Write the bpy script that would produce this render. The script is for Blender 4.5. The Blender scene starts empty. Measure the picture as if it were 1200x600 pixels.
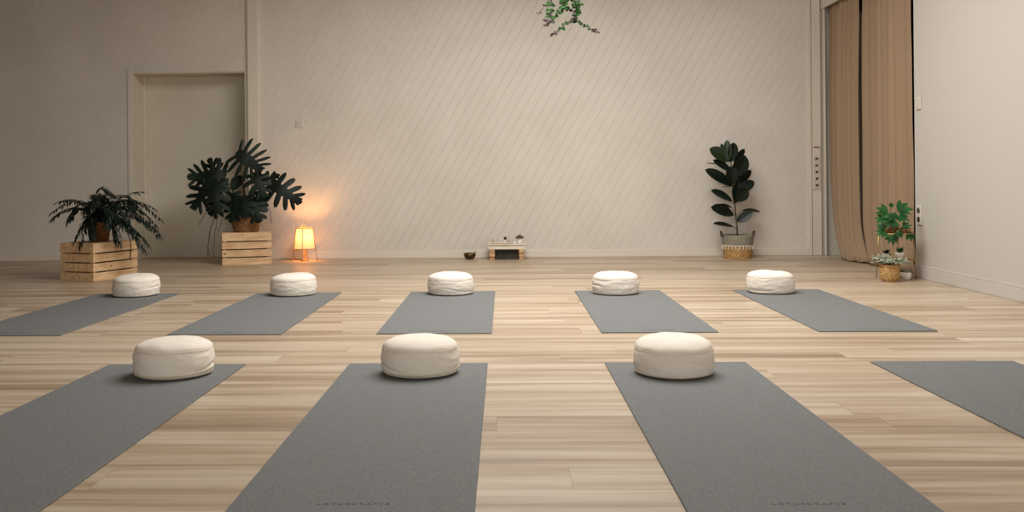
import bpy, bmesh, math, random
from mathutils import Vector, Matrix, noise
PI = math.pi
S = bpy.context.scene
COL = S.collection
R = random.Random(7)

# ------------------------------------------------------------------ camera
F, CH, YAW, ROLL, PX, PY = 1090.1, 0.8057, -0.027, 0.0095, 561.0, 211.8
def at(x, y, Y=None, Z=None):
    """point of the room seen at photo pixel (x, y) at depth Y or height Z"""
    dx, dy = x - PX, y - PY
    c, s = math.cos(ROLL), math.sin(ROLL)
    u, v = (dx*c - dy*s)/F, (dy*c + dx*s)/F
    c, s = math.cos(YAW), math.sin(YAW)
    d = Vector((u*c + s, -u*s + c, -v))
    t = (Y/d.y) if Y is not None else ((Z - CH)/d.z)
    return Vector((0, 0, CH)) + d*t
cam = bpy.data.objects.new('camera', bpy.data.cameras.new('camera'))
COL.objects.link(cam)
rt = Vector((math.cos(YAW), -math.sin(YAW), 0)); fw = Vector((math.sin(YAW), math.cos(YAW), 0)); up = Vector((0, 0, 1))
cr = rt*math.cos(ROLL) - up*math.sin(ROLL); cu = rt*math.sin(ROLL) + up*math.cos(ROLL)
m = Matrix((cr, cu, -fw)).transposed().to_4x4(); m.translation = (0, 0, CH)
cam.matrix_world = m
cam.data.sensor_width = 36; cam.data.lens = F*36/1200
cam.data.shift_x = (600 - PX)/1200; cam.data.shift_y = -(300 - PY)/1200
cam.data.clip_end = 60
S.camera = cam

# ------------------------------------------------------------------ materials
def lin(h):
    v = [int(h[i:i+2], 16)/255 for i in (0, 2, 4)]
    return tuple(x/12.92 if x <= .04045 else ((x + .055)/1.055)**2.4 for x in v) + (1,)
def mat(name, col, rough=.6, metal=0, spec=.5):
    m = bpy.data.materials.new(name); m.use_nodes = True
    b = m.node_tree.nodes['Principled BSDF']
    b.inputs['Base Color'].default_value = lin(col) if isinstance(col, str) else col
    b.inputs['Roughness'].default_value = rough; b.inputs['Metallic'].default_value = metal
    b.inputs['Specular IOR Level'].default_value = spec
    return m
def nd(m, t, **k):
    n = m.node_tree.nodes.new(t)
    for a, v in k.items(): setattr(n, a, v)
    return n
def bsdf(m): return m.node_tree.nodes['Principled BSDF']
def lk(m, a, b): m.node_tree.links.new(a, b)
def vary(m, c1, c2, scale=(1, 1, 1), detail=3, nscale=1.0, lo=.35, hi=.65, bump=0, bdist=.002):
    """noise between two colours of the same thing, with an optional bump"""
    tc = nd(m, 'ShaderNodeTexCoord'); mp = nd(m, 'ShaderNodeMapping'); mp.inputs['Scale'].default_value = scale
    nz = nd(m, 'ShaderNodeTexNoise'); nz.inputs['Scale'].default_value = nscale; nz.inputs['Detail'].default_value = detail
    rp = nd(m, 'ShaderNodeValToRGB'); e = rp.color_ramp.elements
    e[0].position, e[1].position = lo, hi; e[0].color, e[1].color = lin(c1), lin(c2)
    lk(m, tc.outputs['Object'], mp.inputs[0]); lk(m, mp.outputs[0], nz.inputs['Vector']); lk(m, nz.outputs['Fac'], rp.inputs[0])
    lk(m, rp.outputs[0], bsdf(m).inputs['Base Color'])
    if bump:
        bp = nd(m, 'ShaderNodeBump'); bp.inputs['Strength'].default_value = bump; bp.inputs['Distance'].default_value = bdist
        lk(m, nz.outputs['Fac'], bp.inputs['Height']); lk(m, bp.outputs[0], bsdf(m).inputs['Normal'])
    return m

M = {}
M['wall'] = vary(mat('painted_boards', 'D6CFC4', .55), 'D0CAC0', 'D8D2C9', nscale=1.5)
M['plain'] = vary(mat('painted_panel', 'CFC8B8', .6), 'CBC4B3', 'D3CCBD', nscale=2)
M['trim'] = mat('painted_trim', 'D8D0C3', .45)
M['ceil'] = mat('ceiling_paint', 'A39785', .8); M['dimwall'] = vary(mat('bounce_cut_wall', '6E5C48', .7), '63523F', '7A6751', scale=(1, 1, 8), nscale=2)  # unseen ceiling and left wall: dark tones added to cut bounced light
M['plate'] = mat('white_plastic', 'D6D0C6', .35); M['rocker'] = mat('rocker_plastic', 'CAC3B8', .35)
M['key'] = mat('dark_key', '3A352E', .5)
M['redkey'] = mat('red_key', 'A5605A', .5)
M['pier'] = mat('pier_paint', 'C2BDB6', .55)

# floor: oak planks along X, 0.19 m wide
def floor_mat():
    m = mat('oak_planks', 'C0A582', .42)
    tc = nd(m, 'ShaderNodeTexCoord'); sx = nd(m, 'ShaderNodeSeparateXYZ'); lk(m, tc.outputs['Object'], sx.inputs[0])
    def mth(op, a, b=None, c=None):
        n = nd(m, 'ShaderNodeMath', operation=op)
        for i, v in enumerate((a, b, c)):
            if v is None: continue
            if isinstance(v, (int, float)): n.inputs[i].default_value = v
            else: lk(m, v, n.inputs[i])
        return n.outputs[0]
    W, L = .19, 1.28
    yr = mth('DIVIDE', mth('ADD', sx.outputs['Y'], 20 - .004), W)
    row = mth('FLOOR', yr); fy = mth('FRACT', yr)
    wn = nd(m, 'ShaderNodeTexWhiteNoise', noise_dimensions='1D'); lk(m, row, wn.inputs['W'])
    xr = mth('ADD', mth('DIVIDE', sx.outputs['X'], L), mth('MULTIPLY_ADD', wn.outputs['Value'], 1.0, 20))
    colm = mth('FLOOR', xr); fx = mth('FRACT', xr)
    cv = nd(m, 'ShaderNodeCombineXYZ'); lk(m, row, cv.inputs[0]); lk(m, colm, cv.inputs[1])
    pn = nd(m, 'ShaderNodeTexWhiteNoise', noise_dimensions='2D'); lk(m, cv.outputs[0], pn.inputs['Vector'])
    # grain: stretched along X, shifted per plank
    gv = nd(m, 'ShaderNodeCombineXYZ')
    lk(m, mth('MULTIPLY_ADD', pn.outputs['Value'], 37, mth('MULTIPLY', sx.outputs['X'], .55)), gv.inputs[0])
    lk(m, mth('MULTIPLY', sx.outputs['Y'], 11), gv.inputs[1]); lk(m, mth('MULTIPLY', pn.outputs['Value'], 51), gv.inputs[2])
    g1 = nd(m, 'ShaderNodeTexNoise'); g1.inputs['Scale'].default_value = 1.0; g1.inputs['Detail'].default_value = 3; g1.inputs['Distortion'].default_value = .6
    lk(m, gv.outputs[0], g1.inputs['Vector'])
    gv2 = nd(m, 'ShaderNodeMapping'); gv2.inputs['Scale'].default_value = (2.5, 7, 1); lk(m, gv.outputs[0], gv2.inputs[0])
    g2 = nd(m, 'ShaderNodeTexNoise'); g2.inputs['Scale'].default_value = 1.0; g2.inputs['Detail'].default_value = 4
    lk(m, gv2.outputs[0], g2.inputs['Vector'])
    t = mth('ADD', mth('MULTIPLY', g1.outputs['Fac'], .72), mth('MULTIPLY', g2.outputs['Fac'], .28))
    t = mth('ADD', t, mth('MULTIPLY_ADD', pn.outputs['Value'], .10, -.05))
    rp = nd(m, 'ShaderNodeValToRGB'); e = rp.color_ramp.elements
    e[0].position, e[0].color = .34, lin('907B64'); e[1].position, e[1].color = .66, lin('CABBA7')
    k = e.new(.47); k.color = lin('B09B82'); k = e.new(.56); k.color = lin('BFAE98')
    lk(m, t, rp.inputs[0])
    # seams
    ey = mth('MINIMUM', fy, mth('SUBTRACT', 1.0, fy)); ex = mth('MINIMUM', fx, mth('SUBTRACT', 1.0, fx))
    sy = mth('LESS_THAN', ey, .006); sxx = mth('LESS_THAN', ex, .0011)
    seam = mth('MAXIMUM', sy, sxx)
    mx = nd(m, 'ShaderNodeMix', data_type='RGBA'); mx.inputs['B'].default_value = lin('806448')
    lk(m, mth('MULTIPLY', seam, .45), mx.inputs['Factor']); lk(m, rp.outputs[0], mx.inputs['A'])
    lk(m, mx.outputs['Result'], bsdf(m).inputs['Base Color'])
    lk(m, mth('MULTIPLY_ADD', g2.outputs['Fac'], .16, .30), bsdf(m).inputs['Roughness'])
    bp = nd(m, 'ShaderNodeBump'); bp.inputs['Strength'].default_value = .25; bp.inputs['Distance'].default_value = .001
    lk(m, mth('SUBTRACT', g2.outputs['Fac'], mth('MULTIPLY', seam, .8)), bp.inputs['Height']); lk(m, bp.outputs[0], bsdf(m).inputs['Normal'])
    return m
M['floor'] = floor_mat()
M['mat'] = vary(mat('grey_mat_rubber', '6C6C6A', .8, spec=.3), '656767', '7D7F7F', nscale=140, detail=4, lo=.25, hi=.75, bump=.5, bdist=.0015)
M['letter'] = mat('wordmark', '3E3E3D', .7)
M['cotton'] = vary(mat('ecru_cotton', 'E4DACB', .92, spec=.15), 'E6DDD1', 'ECE5DB', nscale=160, detail=5, bump=.2, bdist=.002)
M['piping'] = mat('cotton_piping', 'D9CDBB', .9, spec=.1)
M['zip'] = mat('zip_tape', 'CFC7AE', .7)
M['pine'] = vary(mat('pine_boards', 'DDB98D', .6), 'C9A176', 'E6C69C', scale=(2, 14, 14), nscale=2.5, detail=4)
M['knot'] = mat('pine_knot', '6A4327', .6)
M['soil'] = mat('soil', '1E1611', 1)
M['wicker'] = vary(mat('wicker', 'A97B4B', .75), '8B6038', 'C1935F', nscale=60, bump=.4, bdist=.003)
M['wickerD'] = vary(mat('brown_wicker', '7E5733', .75), '5F4025', '96693F', nscale=60, bump=.4, bdist=.003)
M['seagrass'] = vary(mat('seagrass', 'B58A55', .8), '96703F', 'CDA56E', nscale=75, bump=.4, bdist=.003)
M['greyfab'] = vary(mat('grey_felt', '8A8274', .9), '7B7366', '978F80', nscale=120)
M['tassel'] = mat('cream_tassel', 'E5DCCB', .9)
M['handle'] = mat('dark_leather', '33261E', .6)
M['monst'] = vary(mat('monstera_leaf', '0E1A12', .5, spec=.25), '0A140E', '132217', nscale=9)
M['trail'] = vary(mat('trailing_leaf', '15241B', .6, spec=.25), '0A140F', '16261D', nscale=20)
M['fic'] = vary(mat('rubber_leaf', '14201A', .35, spec=.25), '0A110E', '121D15', nscale=8)
M['ficnew'] = vary(mat('young_rubber_leaf', '2F4A24', .4, spec=.3), '101D0C', '1C3114', nscale=8)
M['stem'] = mat('stem', '4A3A28', .7)
M['gstem'] = mat('green_stem', '2B3A20', .6)
M['root'] = mat('aerial_root', '4B3D2A', .8)
M['green'] = vary(mat('bright_leaf', '1F5A30', .5, spec=.25), '173F1C', '28602C', nscale=14)
M['vine'] = vary(mat('vine_leaf', '3E7A30', .6, spec=.15), '11290F', '30601F', nscale=30)
M['vineold'] = mat('browned_vine_leaf', '2C1A10', .6)
M['sage'] = vary(mat('sage_leaf', '8B937A', .7), '6E7864', 'B3B79F', nscale=30)
M['gold'] = mat('brass_wire', 'B99A64', .35, metal=.8)
M['bronze'] = mat('bronze', '5E4B31', .35, metal=.9)
M['bamboo'] = vary(mat('bamboo', 'B98A4C', .55), 'A0743A', 'CFA063', nscale=30)
M['white'] = mat('white_ceramic', 'E8E4DC', .3)
M['black'] = mat('black_ceramic', '14120F', .3)
M['darkbox'] = vary(mat('dark_box', '37352B', .8), '2F2D25', '413E33', nscale=12)
M['altar'] = vary(mat('limed_wood', 'DFD6C6', .6), 'D6CBB9', 'E8E0D2', scale=(3, 20, 20), nscale=2)
M['tray'] = mat('tray_wood', 'A98E68', .5)
M['legwood'] = vary(mat('turned_wood', 'C29A6C', .6), 'A87D52', 'D3B088', nscale=25)
M['glassd'] = mat('window_glass', '20221F', .15)
M['outer'] = mat('shutter_grey', '4A463C', .7)
M['curt'] = vary(mat('brown_linen', 'A38B72', .9, spec=.1), '99826A', '9F8871', scale=(1, 1, 1), nscale=90, bump=.15, bdist=.001)
M['rope'] = mat('cotton_rope', 'D8CCB5', .9)
M['log'] = mat('drift_wood', 'A58C66', .8)
def shade_mat():
    m = mat('paper_shade', 'FFE2B0', .8)
    b = bsdf(m); b.inputs['Transmission Weight'].default_value = 0
    nt = m.node_tree; out = nt.nodes['Material Output']
    tc = nd(m, 'ShaderNodeTexCoord'); nz = nd(m, 'ShaderNodeTexNoise'); nz.inputs['Scale'].default_value = 34; nz.inputs['Detail'].default_value = 2
    lk(m, tc.outputs['Object'], nz.inputs['Vector'])
    rp = nd(m, 'ShaderNodeValToRGB'); e = rp.color_ramp.elements
    e[0].position, e[0].color = .35, lin('FFB464'); e[1].position, e[1].color = .65, lin('FFDCA4')
    lk(m, nz.outputs['Fac'], rp.inputs[0])
    lk(m, rp.outputs[0], b.inputs['Emission Color']); b.inputs['Emission Strength'].default_value = .85
    tr = nd(m, 'ShaderNodeBsdfTranslucent'); tr.inputs[0].default_value = lin('FFE8D0')
    mx = nd(m, 'ShaderNodeMixShader'); mx.inputs[0].default_value = .28
    lk(m, b.outputs[0], mx.inputs[1]); lk(m, tr.outputs[0], mx.inputs[2]); lk(m, mx.outputs[0], out.inputs[0])
    return m
M['shade'] = shade_mat()
bm_ = mat('bulb_glow', 'FFD9A0'); bsdf(bm_).inputs['Emission Color'].default_value = lin('FFC27A'); bsdf(bm_).inputs['Emission Strength'].default_value = 14
M['bulb'] = bm_

# ------------------------------------------------------------------ object helpers
def root_of(o):
    while o.parent: o = o.parent
    return o
def obj(name, bm, m, parent=None, smooth=False, world=True, bevel=0):
    """link a bmesh as ONE mesh object; world=True: it was built in room coordinates"""
    me = bpy.data.meshes.new(name)
    if parent and world:
        r = root_of(parent)
        bm.transform((Matrix.Translation(r.location) @ r.rotation_euler.to_matrix().to_4x4()).inverted())
    bmesh.ops.recalc_face_normals(bm, faces=bm.faces[:])
    for f in bm.faces: f.smooth = smooth
    bm.to_mesh(me); bm.free()
    o = bpy.data.objects.new(name, me); COL.objects.link(o)
    me.materials.append(M[m])
    if parent: o.parent = parent
    if bevel:
        b = o.modifiers.new('bevel', 'BEVEL'); b.width = bevel; b.segments = 2; b.limit_method = 'ANGLE'
    return o
def tag(o, label, cat, group=None):
    o['label'] = label; o['category'] = cat
    if group: o['group'] = group
    return o
def thing(name, label, cat, loc=(0, 0, 0), rz=0, group=None):
    o = bpy.data.objects.new(name, None); o.empty_display_size = .1; COL.objects.link(o)
    o.location = loc; o.rotation_euler = (0, 0, rz)
    return tag(o, label, cat, group)
def struct(name, bm, m, smooth=False, bevel=0, parent=None):
    o = obj(name, bm, m, parent, smooth=smooth, bevel=bevel)
    if not parent: o['kind'] = 'structure'
    return o
def NB(): return bmesh.new()
def box(bm, lo, hi, mx=None):
    lo, hi = Vector(lo), Vector(hi)
    g = bmesh.ops.create_cube(bm, size=1)['verts']
    T = Matrix.Translation((lo + hi)/2) @ Matrix.Diagonal((*(hi - lo), 1))
    if mx is not None: T = mx @ T
    bmesh.ops.transform(bm, matrix=T, verts=g)
def tube(bm, pts, r, seg=6, cap=True):
    pts = [Vector(p) for p in pts]; n = len(pts)
    rs = r if isinstance(r, (list, tuple)) else [r]*n
    d = (pts[1] - pts[0]).normalized(); a = d.orthogonal().normalized(); rings = []
    for i, p in enumerate(pts):
        t = (pts[min(i+1, n-1)] - pts[max(i-1, 0)]).normalized()
        a = (a - t*a.dot(t)).normalized() if (a - t*a.dot(t)).length > 1e-6 else t.orthogonal().normalized()
        b = t.cross(a)
        rings.append([bm.verts.new(p + (a*math.cos(2*PI*k/seg) + b*math.sin(2*PI*k/seg))*rs[i]) for k in range(seg)])
    for i in range(n-1):
        for k in range(seg):
            bm.faces.new((rings[i][k], rings[i][(k+1) % seg], rings[i+1][(k+1) % seg], rings[i+1][k]))
    if cap: bm.faces.new(rings[0]); bm.faces.new(rings[-1])
def ring_tube(bm, c, R_, r, seg=40, s2=6, axis='z', wob=None):
    c = Vector(c); vs = []
    for i in range(seg):
        a = 2*PI*i/seg
        row = []
        for k in range(s2):
            b = 2*PI*k/s2; rr = R_ + r*math.cos(b); z = r*math.sin(b) + (wob(a) if wob else 0)
            p = Vector((rr*math.cos(a), rr*math.sin(a), z))
            if axis == 'y': p = Vector((p.x, p.z, p.y))
            row.append(bm.verts.new(c + p))
        vs.append(row)
    for i in range(seg):
        for k in range(s2):
            bm.faces.new((vs[i][k], vs[(i+1) % seg][k], vs[(i+1) % seg][(k+1) % s2], vs[i][(k+1) % s2]))
def lathe(bm, prof, c=(0, 0, 0), seg=32, fn=None, tilt=None):
    c = Vector(c); rings = []
    for (r, z) in prof:
        if r < 1e-6: rings.append([bm.verts.new(c + Vector((0, 0, z)))]); continue
        row = []
        for k in range(seg):
            a = 2*PI*k/seg; rr = r + (fn(a, z, r) if fn else 0)
            row.append(bm.verts.new(c + Vector((rr*math.cos(a), rr*math.sin(a), z))))
        rings.append(row)
    for i in range(len(rings)-1):
        A, B = rings[i], rings[i+1]
        for k in range(seg):
            q = (k+1) % seg
            if len(A) == 1 and len(B) == 1: break
            if len(A) == 1: bm.faces.new((A[0], B[q], B[k]))
            elif len(B) == 1: bm.faces.new((A[k], A[q], B[0]))
            else: bm.faces.new((A[k], A[q], B[q], B[k]))
def ball(bm, c, r, sc=(1, 1, 1), seg=12):
    g = bmesh.ops.create_uvsphere(bm, u_segments=seg, v_segments=max(6, seg*2//3), radius=r)['verts']
    bmesh.ops.transform(bm, matrix=Matrix.Translation(Vector(c)) @ Matrix.Diagonal((*sc, 1)), verts=g)
def frame(d, n):
    """matrix whose y is along d and whose z is near n"""
    d = Vector(d).normalized(); n = Vector(n); n = (n - d*n.dot(d))
    n = n.normalized() if n.length > 1e-6 else d.orthogonal().normalized()
    x = d.cross(n)
    return Matrix((x, d, n)).transposed()
def leaf(bm, base, d, n, L, W, droop=.2, fold=.15, nu=7, nv=4, sharp=.8, peak=.5):
    """one lens-shaped leaf blade with a fold along its midrib"""
    fm = frame(d, n); base = Vector(base); g = []
    for i in range(nu+1):
        t = i/nu
        w = W*.5*max(0.0, math.sin(PI*t**(math.log(.5)/math.log(peak))))**sharp + (.0 if 0 < i < nu else W*.02)
        row = []
        for j in range(nv+1):
            s = j/nv*2 - 1
            p = Vector((s*w, t*L, -droop*L*t*t + fold*abs(s)*w))
            row.append(bm.verts.new(base + fm @ p))
        g.append(row)
    for i in range(nu):
        for j in range(nv): bm.faces.new((g[i][j], g[i][j+1], g[i+1][j+1], g[i+1][j]))
def bez(a, b, c, n=10):
    a, b, c = Vector(a), Vector(b), Vector(c)
    return [a*(1-t)**2 + b*2*t*(1-t) + c*t*t for t in [i/n for i in range(n+1)]]

# ------------------------------------------------------------------ the room
WY, NICHE_Y = 9.757, 10.09
WXL, WXR, PX0 = -2.60, 3.165, 3.30          # ends of the main wall, side wall plane
HC = 3.3
bm = NB(); box(bm, (-5.7, -3.1, -.12), (3.75, 10.3, 0)); struct('floor', bm, 'floor')

def boarded(rects, depth=.0038, half=.0040, gapx=.102, ang=math.radians(59.5)):
    """tongue and groove boards laid on the slant: real V grooves cut into the wall face"""
    bm = NB()
    for (x0, x1, z0, z1) in rects:
        vs = [bm.verts.new((x, WY, z)) for x, z in ((x0, z0), (x1, z0), (x1, z1), (x0, z1))]
        bm.faces.new(vs)
    nrm = Vector((math.sin(ang), 0, -math.cos(ang)))
    X0 = min(r[0] for r in rects) - 3.4; X1 = max(r[1] for r in rects)
    k = 0; centres = []
    while X0 + k*gapx < X1:
        c = Vector((X0 + k*gapx, WY, 0)); centres.append(c)
        for off in (-half, 0, half):
            bmesh.ops.bisect_plane(bm, geom=bm.verts[:] + bm.edges[:] + bm.faces[:], plane_co=c + nrm*off, plane_no=nrm, dist=1e-6)
        k += 1
    gp = gapx*math.sin(ang); c0 = centres[0].dot(nrm)
    for v in bm.verts:
        q = (v.co.dot(nrm) - c0)/gp
        if abs(q - round(q))*gp < .0012: v.co.y += depth
    return bm
bm = boarded([(WXL, WXR, 0, HC)]); struct('wall_back', bm, 'wall')
NX0, NX1, NZ = -3.93, -2.715, 1.985
bm = boarded([(-5.6, NX0, 0, HC), (NX0, NX1, NZ, HC)]); struct('wall_back_left', bm, 'wall')
# solid masonry behind both faces
bm = NB()
box(bm, (-5.7, WY+.012, 0), (NX0, 10.3, HC)); box(bm, (NX1, WY+.012, 0), (3.75, 10.3, HC))
box(bm, (NX0, WY+.012, NZ), (NX1, 10.3, HC)); box(bm, (NX0-.01, NICHE_Y+.006, 0), (NX1+.01, 10.3, NZ))
struct('wall_north', bm, 'plain')
# niche: flush panel door in a deep reveal
bm = NB()
box(bm, (NX0-.002, WY-.002, 0), (NX0+.012, NICHE_Y, NZ)); box(bm, (NX1-.012, WY-.002, 0), (NX1+.002, NICHE_Y, NZ))
box(bm, (NX0+.012, WY-.002, NZ-.012), (NX1-.012, NICHE_Y, NZ+.002)); struct('trim_1', bm, 'plain')
bm = NB(); box(bm, (NX0+.012, NICHE_Y-.03, 0), (NX1-.012, NICHE_Y, NZ-.012)); struct('door_1', bm, 'plain', bevel=.003)
bm = NB(); box(bm, (NX0+.012, NICHE_Y-.07, 0), (NX0+.045, NICHE_Y-.03, NZ-.012)); struct('trim_2', bm, 'plain', bevel=.004)
# casing round the niche
bm = NB(); box(bm, (NX0-.045, WY-.012, 0), (NX0-.002, WY+.005, NZ+.04)); box(bm, (NX0-.002, WY-.012, NZ), (NX1, WY+.005, NZ+.035))
struct('trim_3', bm, 'wall', bevel=.003)
# vertical corner board between the two stretches of wall
bm = NB(); box(bm, (NX1+.002, WY-.008, 0), (-2.692, WY+.012, HC)); box(bm, (-2.686, WY-.04, 0), (-2.632, WY+.012, HC)); box(bm, (-2.6315, WY-.036, 0), (-2.575, WY+.012, HC))
struct('trim_4', bm, 'trim', bevel=.004)
# right end board
bm = NB(); box(bm, (WXR-.005, WY-.022, 0), (WXR+.03, WY+.012, HC)); box(bm, (WXR+.036, WY-.03, 0), (PX0-.012, WY+.012, HC)); struct('trim_5', bm, 'trim', bevel=.004)
# baseboards
bm = NB(); box(bm, (-2.573, WY-.014, 0), (WXR-.006, WY-.001, .075)); struct('baseboard_back', bm, 'trim', bevel=.004)
bm = NB(); box(bm, (-5.6, WY-.014, 0), (NX0-.046, WY-.001, .075)); struct('baseboard_left', bm, 'trim', bevel=.004)
# side wall on the right: header over the curtained opening and pier
OY0, HZ = 7.56, 2.55
bm = NB(); box(bm, (PX0, OY0, HZ), (PX0+.02, WY+.01, HC)); struct('wall_right_header', bm, 'wall', bevel=.004)
bm = NB(); box(bm, (PX0, -3.0, 0), (3.75, OY0, HC)); struct('wall_right', bm, 'pier')
bm = NB(); box(bm, (3.62, OY0, 0), (3.75, WY+.01, HC)); struct('wall_right_recess', bm, 'plain')
bm = NB(); box(bm, (PX0-.018, -3.0, 0), (PX0-.001, OY0+.018, .085)); box(bm, (PX0-.011, -3.0, .085), (PX0-.001, OY0+.011, .105))
struct('baseboard_right', bm, 'pier', bevel=.004)
# glazed door pair behind the curtains
def glazed(name, y0, y1):
    bm = NB()
    box(bm, (3.52, y0, .02), (3.60, y0+.09, HZ)); box(bm, (3.52, y1-.09, .02), (3.60, y1, HZ))
    box(bm, (3.52, y0+.09, .02), (3.60, y1-.09, .2)); box(bm, (3.52, y0+.09, HZ-.09), (3.60, y1-.09, HZ))
    o = struct(name, bm, 'outer', bevel=.004)
    bm = NB(); box(bm, (3.555, y0+.09, .2), (3.565, y1-.09, HZ-.09)); obj('pane', bm, 'glassd', o)
    bm = NB(); tube(bm, [(3.515, y0+.06, 1.05), (3.47, y0+.06, 1.05), (3.47, y0+.19, 1.05)], .009, 8); obj('door_handle', bm, 'gold', o, smooth=True)
glazed('window_1', 7.58, 8.66); glazed('window_2', 8.67, 9.72)
bm = NB(); box(bm, (PX0+.012, WY-.06, 0), (PX0+.03, WY-.002, HZ)); struct('trim_6', bm, 'trim', bevel=.003)
# left, rear walls and the ceiling with its roof window
bm = NB(); box(bm, (-5.7, -3.0, 0), (-5.6, WY+.01, HC)); struct('wall_left', bm, 'dimwall')
bm = NB()
RX0, RX1, RZ0, RZ1 = -2.6, 2.6, .9, 2.5
box(bm, (-5.7, -3.1, 0), (RX0, -3.0, HC)); box(bm, (RX1, -3.1, 0), (3.75, -3.0, HC)); box(bm, (RX0, -3.1, 0), (RX1, -3.0, RZ0)); box(bm, (RX0, -3.1, RZ1), (RX1, -3.0, HC))
struct('wall_rear', bm, 'plain')
bm = NB()
for i in range(4):
    x = RX0 + i*(RX1 - RX0)/3; box(bm, (x-.04, -3.09, RZ0), (x+.04, -3.01, RZ1))
box(bm, (RX0, -3.09, RZ0), (RX1, -3.01, RZ0+.07)); box(bm, (RX0, -3.09, RZ1-.07), (RX1, -3.01, RZ1)); struct('window_3', bm, 'trim')
SK = (-.85, 1.75, 4.3, 7.4)        # roof window
bm = NB()
box(bm, (-5.7, -3.1, HC), (SK[0], 10.3, HC+.15)); box(bm, (SK[1], -3.1, HC), (3.75, 10.3, HC+.15))
box(bm, (SK[0], -3.1, HC), (SK[1], SK[2], HC+.15)); box(bm, (SK[0], SK[3], HC), (SK[1], 10.3, HC+.15)); struct('ceiling', bm, 'ceil')
bm = NB()
for y in (SK[2], SK[3]-.06): box(bm, (SK[0], y, HC+.03), (SK[1], y+.06, HC+.12))
for x in (SK[0], SK[1]-.06): box(bm, (x, SK[2]+.06, HC+.03), (x+.06, SK[3]-.06, HC+.12))
struct('window_4', bm, 'trim')

# ------------------------------------------------------------------ wall fittings
c = at(351, 145, Y=WY-.004)
t = thing('light_switch', 'small square white light switch alone on the slanted board wall', 'light switch', (c.x, WY-.002, c.z-.04))
bm = NB(); box(bm, (c.x-.04, WY-.012, c.z-.04), (c.x+.04, WY-.001, c.z+.04)); obj('plate', bm, 'plate', t, bevel=.003)
bm = NB(); box(bm, (c.x-.026, WY-.018, c.z-.026), (c.x+.026, WY-.0122, c.z+.026)); obj('rocker', bm, 'rocker', t, bevel=.003)
c = Vector((3.236, WY-.031, .905))
t = thing('switch_panel', 'tall narrow strip of switches and sockets on the white board beside the curtain', 'switch', (c.x, c.y, .68))
bm = NB(); box(bm, (c.x-.038, c.y-.01, .68), (c.x+.038, c.y, 1.135)); obj('plate', bm, 'plate', t, bevel=.003)
bm = NB(); box(bm, (c.x-.03, c.y-.015, 1.112), (c.x+.03, c.y-.0102, 1.128)); obj('indicator', bm, 'redkey', t, bevel=.002)['label'] = 'red indicator strip'
for i in range(5):
    z = 1.0 - i*.069
    bm = NB(); box(bm, (c.x-.03, c.y-.014, z-.03), (c.x+.03, c.y-.0102, z+.03)); k = obj('rocker', bm, 'rocker', t, bevel=.002)
    bm = NB()
    if i < 2: box(bm, (c.x-.014, c.y-.016, z-.01), (c.x+.014, c.y-.0142, z+.01))
    else:
        g = bmesh.ops.create_cone(bm, cap_ends=True, segments=16, radius1=.013, radius2=.013, depth=.002)['verts']
        bmesh.ops.transform(bm, matrix=Matrix.Translation((c.x, c.y-.0152, z)) @ Matrix.Rotation(PI/2, 4, 'X'), verts=g)
        box(bm, (c.x+.008, c.y-.0165, z+.006), (c.x+.02, c.y-.0142, z+.014))
    obj('symbol', bm, 'key', k)
def side_plate(name, label, cat, px, py, h, kind):
    p = at(px, py, Y=7.35); Y = 7.35
    x = PX0
    # point of the pier face seen at this pixel
    for _ in range(20):
        p = at(px, py, Y=Y); Y *= PX0/p.x
    t = thing(name, label, cat, (PX0, Y, p.z-h/2))
    bm = NB(); box(bm, (PX0-.011, Y-.042, p.z-h/2), (PX0-.001, Y+.042, p.z+h/2)); obj('plate', bm, 'plate', t, bevel=.003)
    if kind == 'switch':
        bm = NB(); box(bm, (PX0-.016, Y-.028, p.z-h/2+.012), (PX0-.0112, Y+.028, p.z+h/2-.012)); obj('rocker', bm, 'rocker', t, bevel=.003)
    else:
        for z in (p.z+.035, p.z-.035):
            bm = NB(); lathe(bm, [(0, .002), (.02, .002), (.022, .004), (.024, 0)], seg=20)
            bmesh.ops.transform(bm, matrix=Matrix.Translation((PX0-.0115, Y, z)) @ Matrix.Rotation(-PI/2, 4, 'Y'), verts=bm.verts[:])
            obj('socket', bm, 'key', t)
side_plate('light_switch', 'small white light switch high on the white pier right of the curtain', 'light switch', 1077, 121, .1, 'switch')
side_plate('power_outlet', 'white double power outlet low on the white pier, behind the plant stand', 'power outlet', 1078, 252, .155, 'socket')

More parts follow.
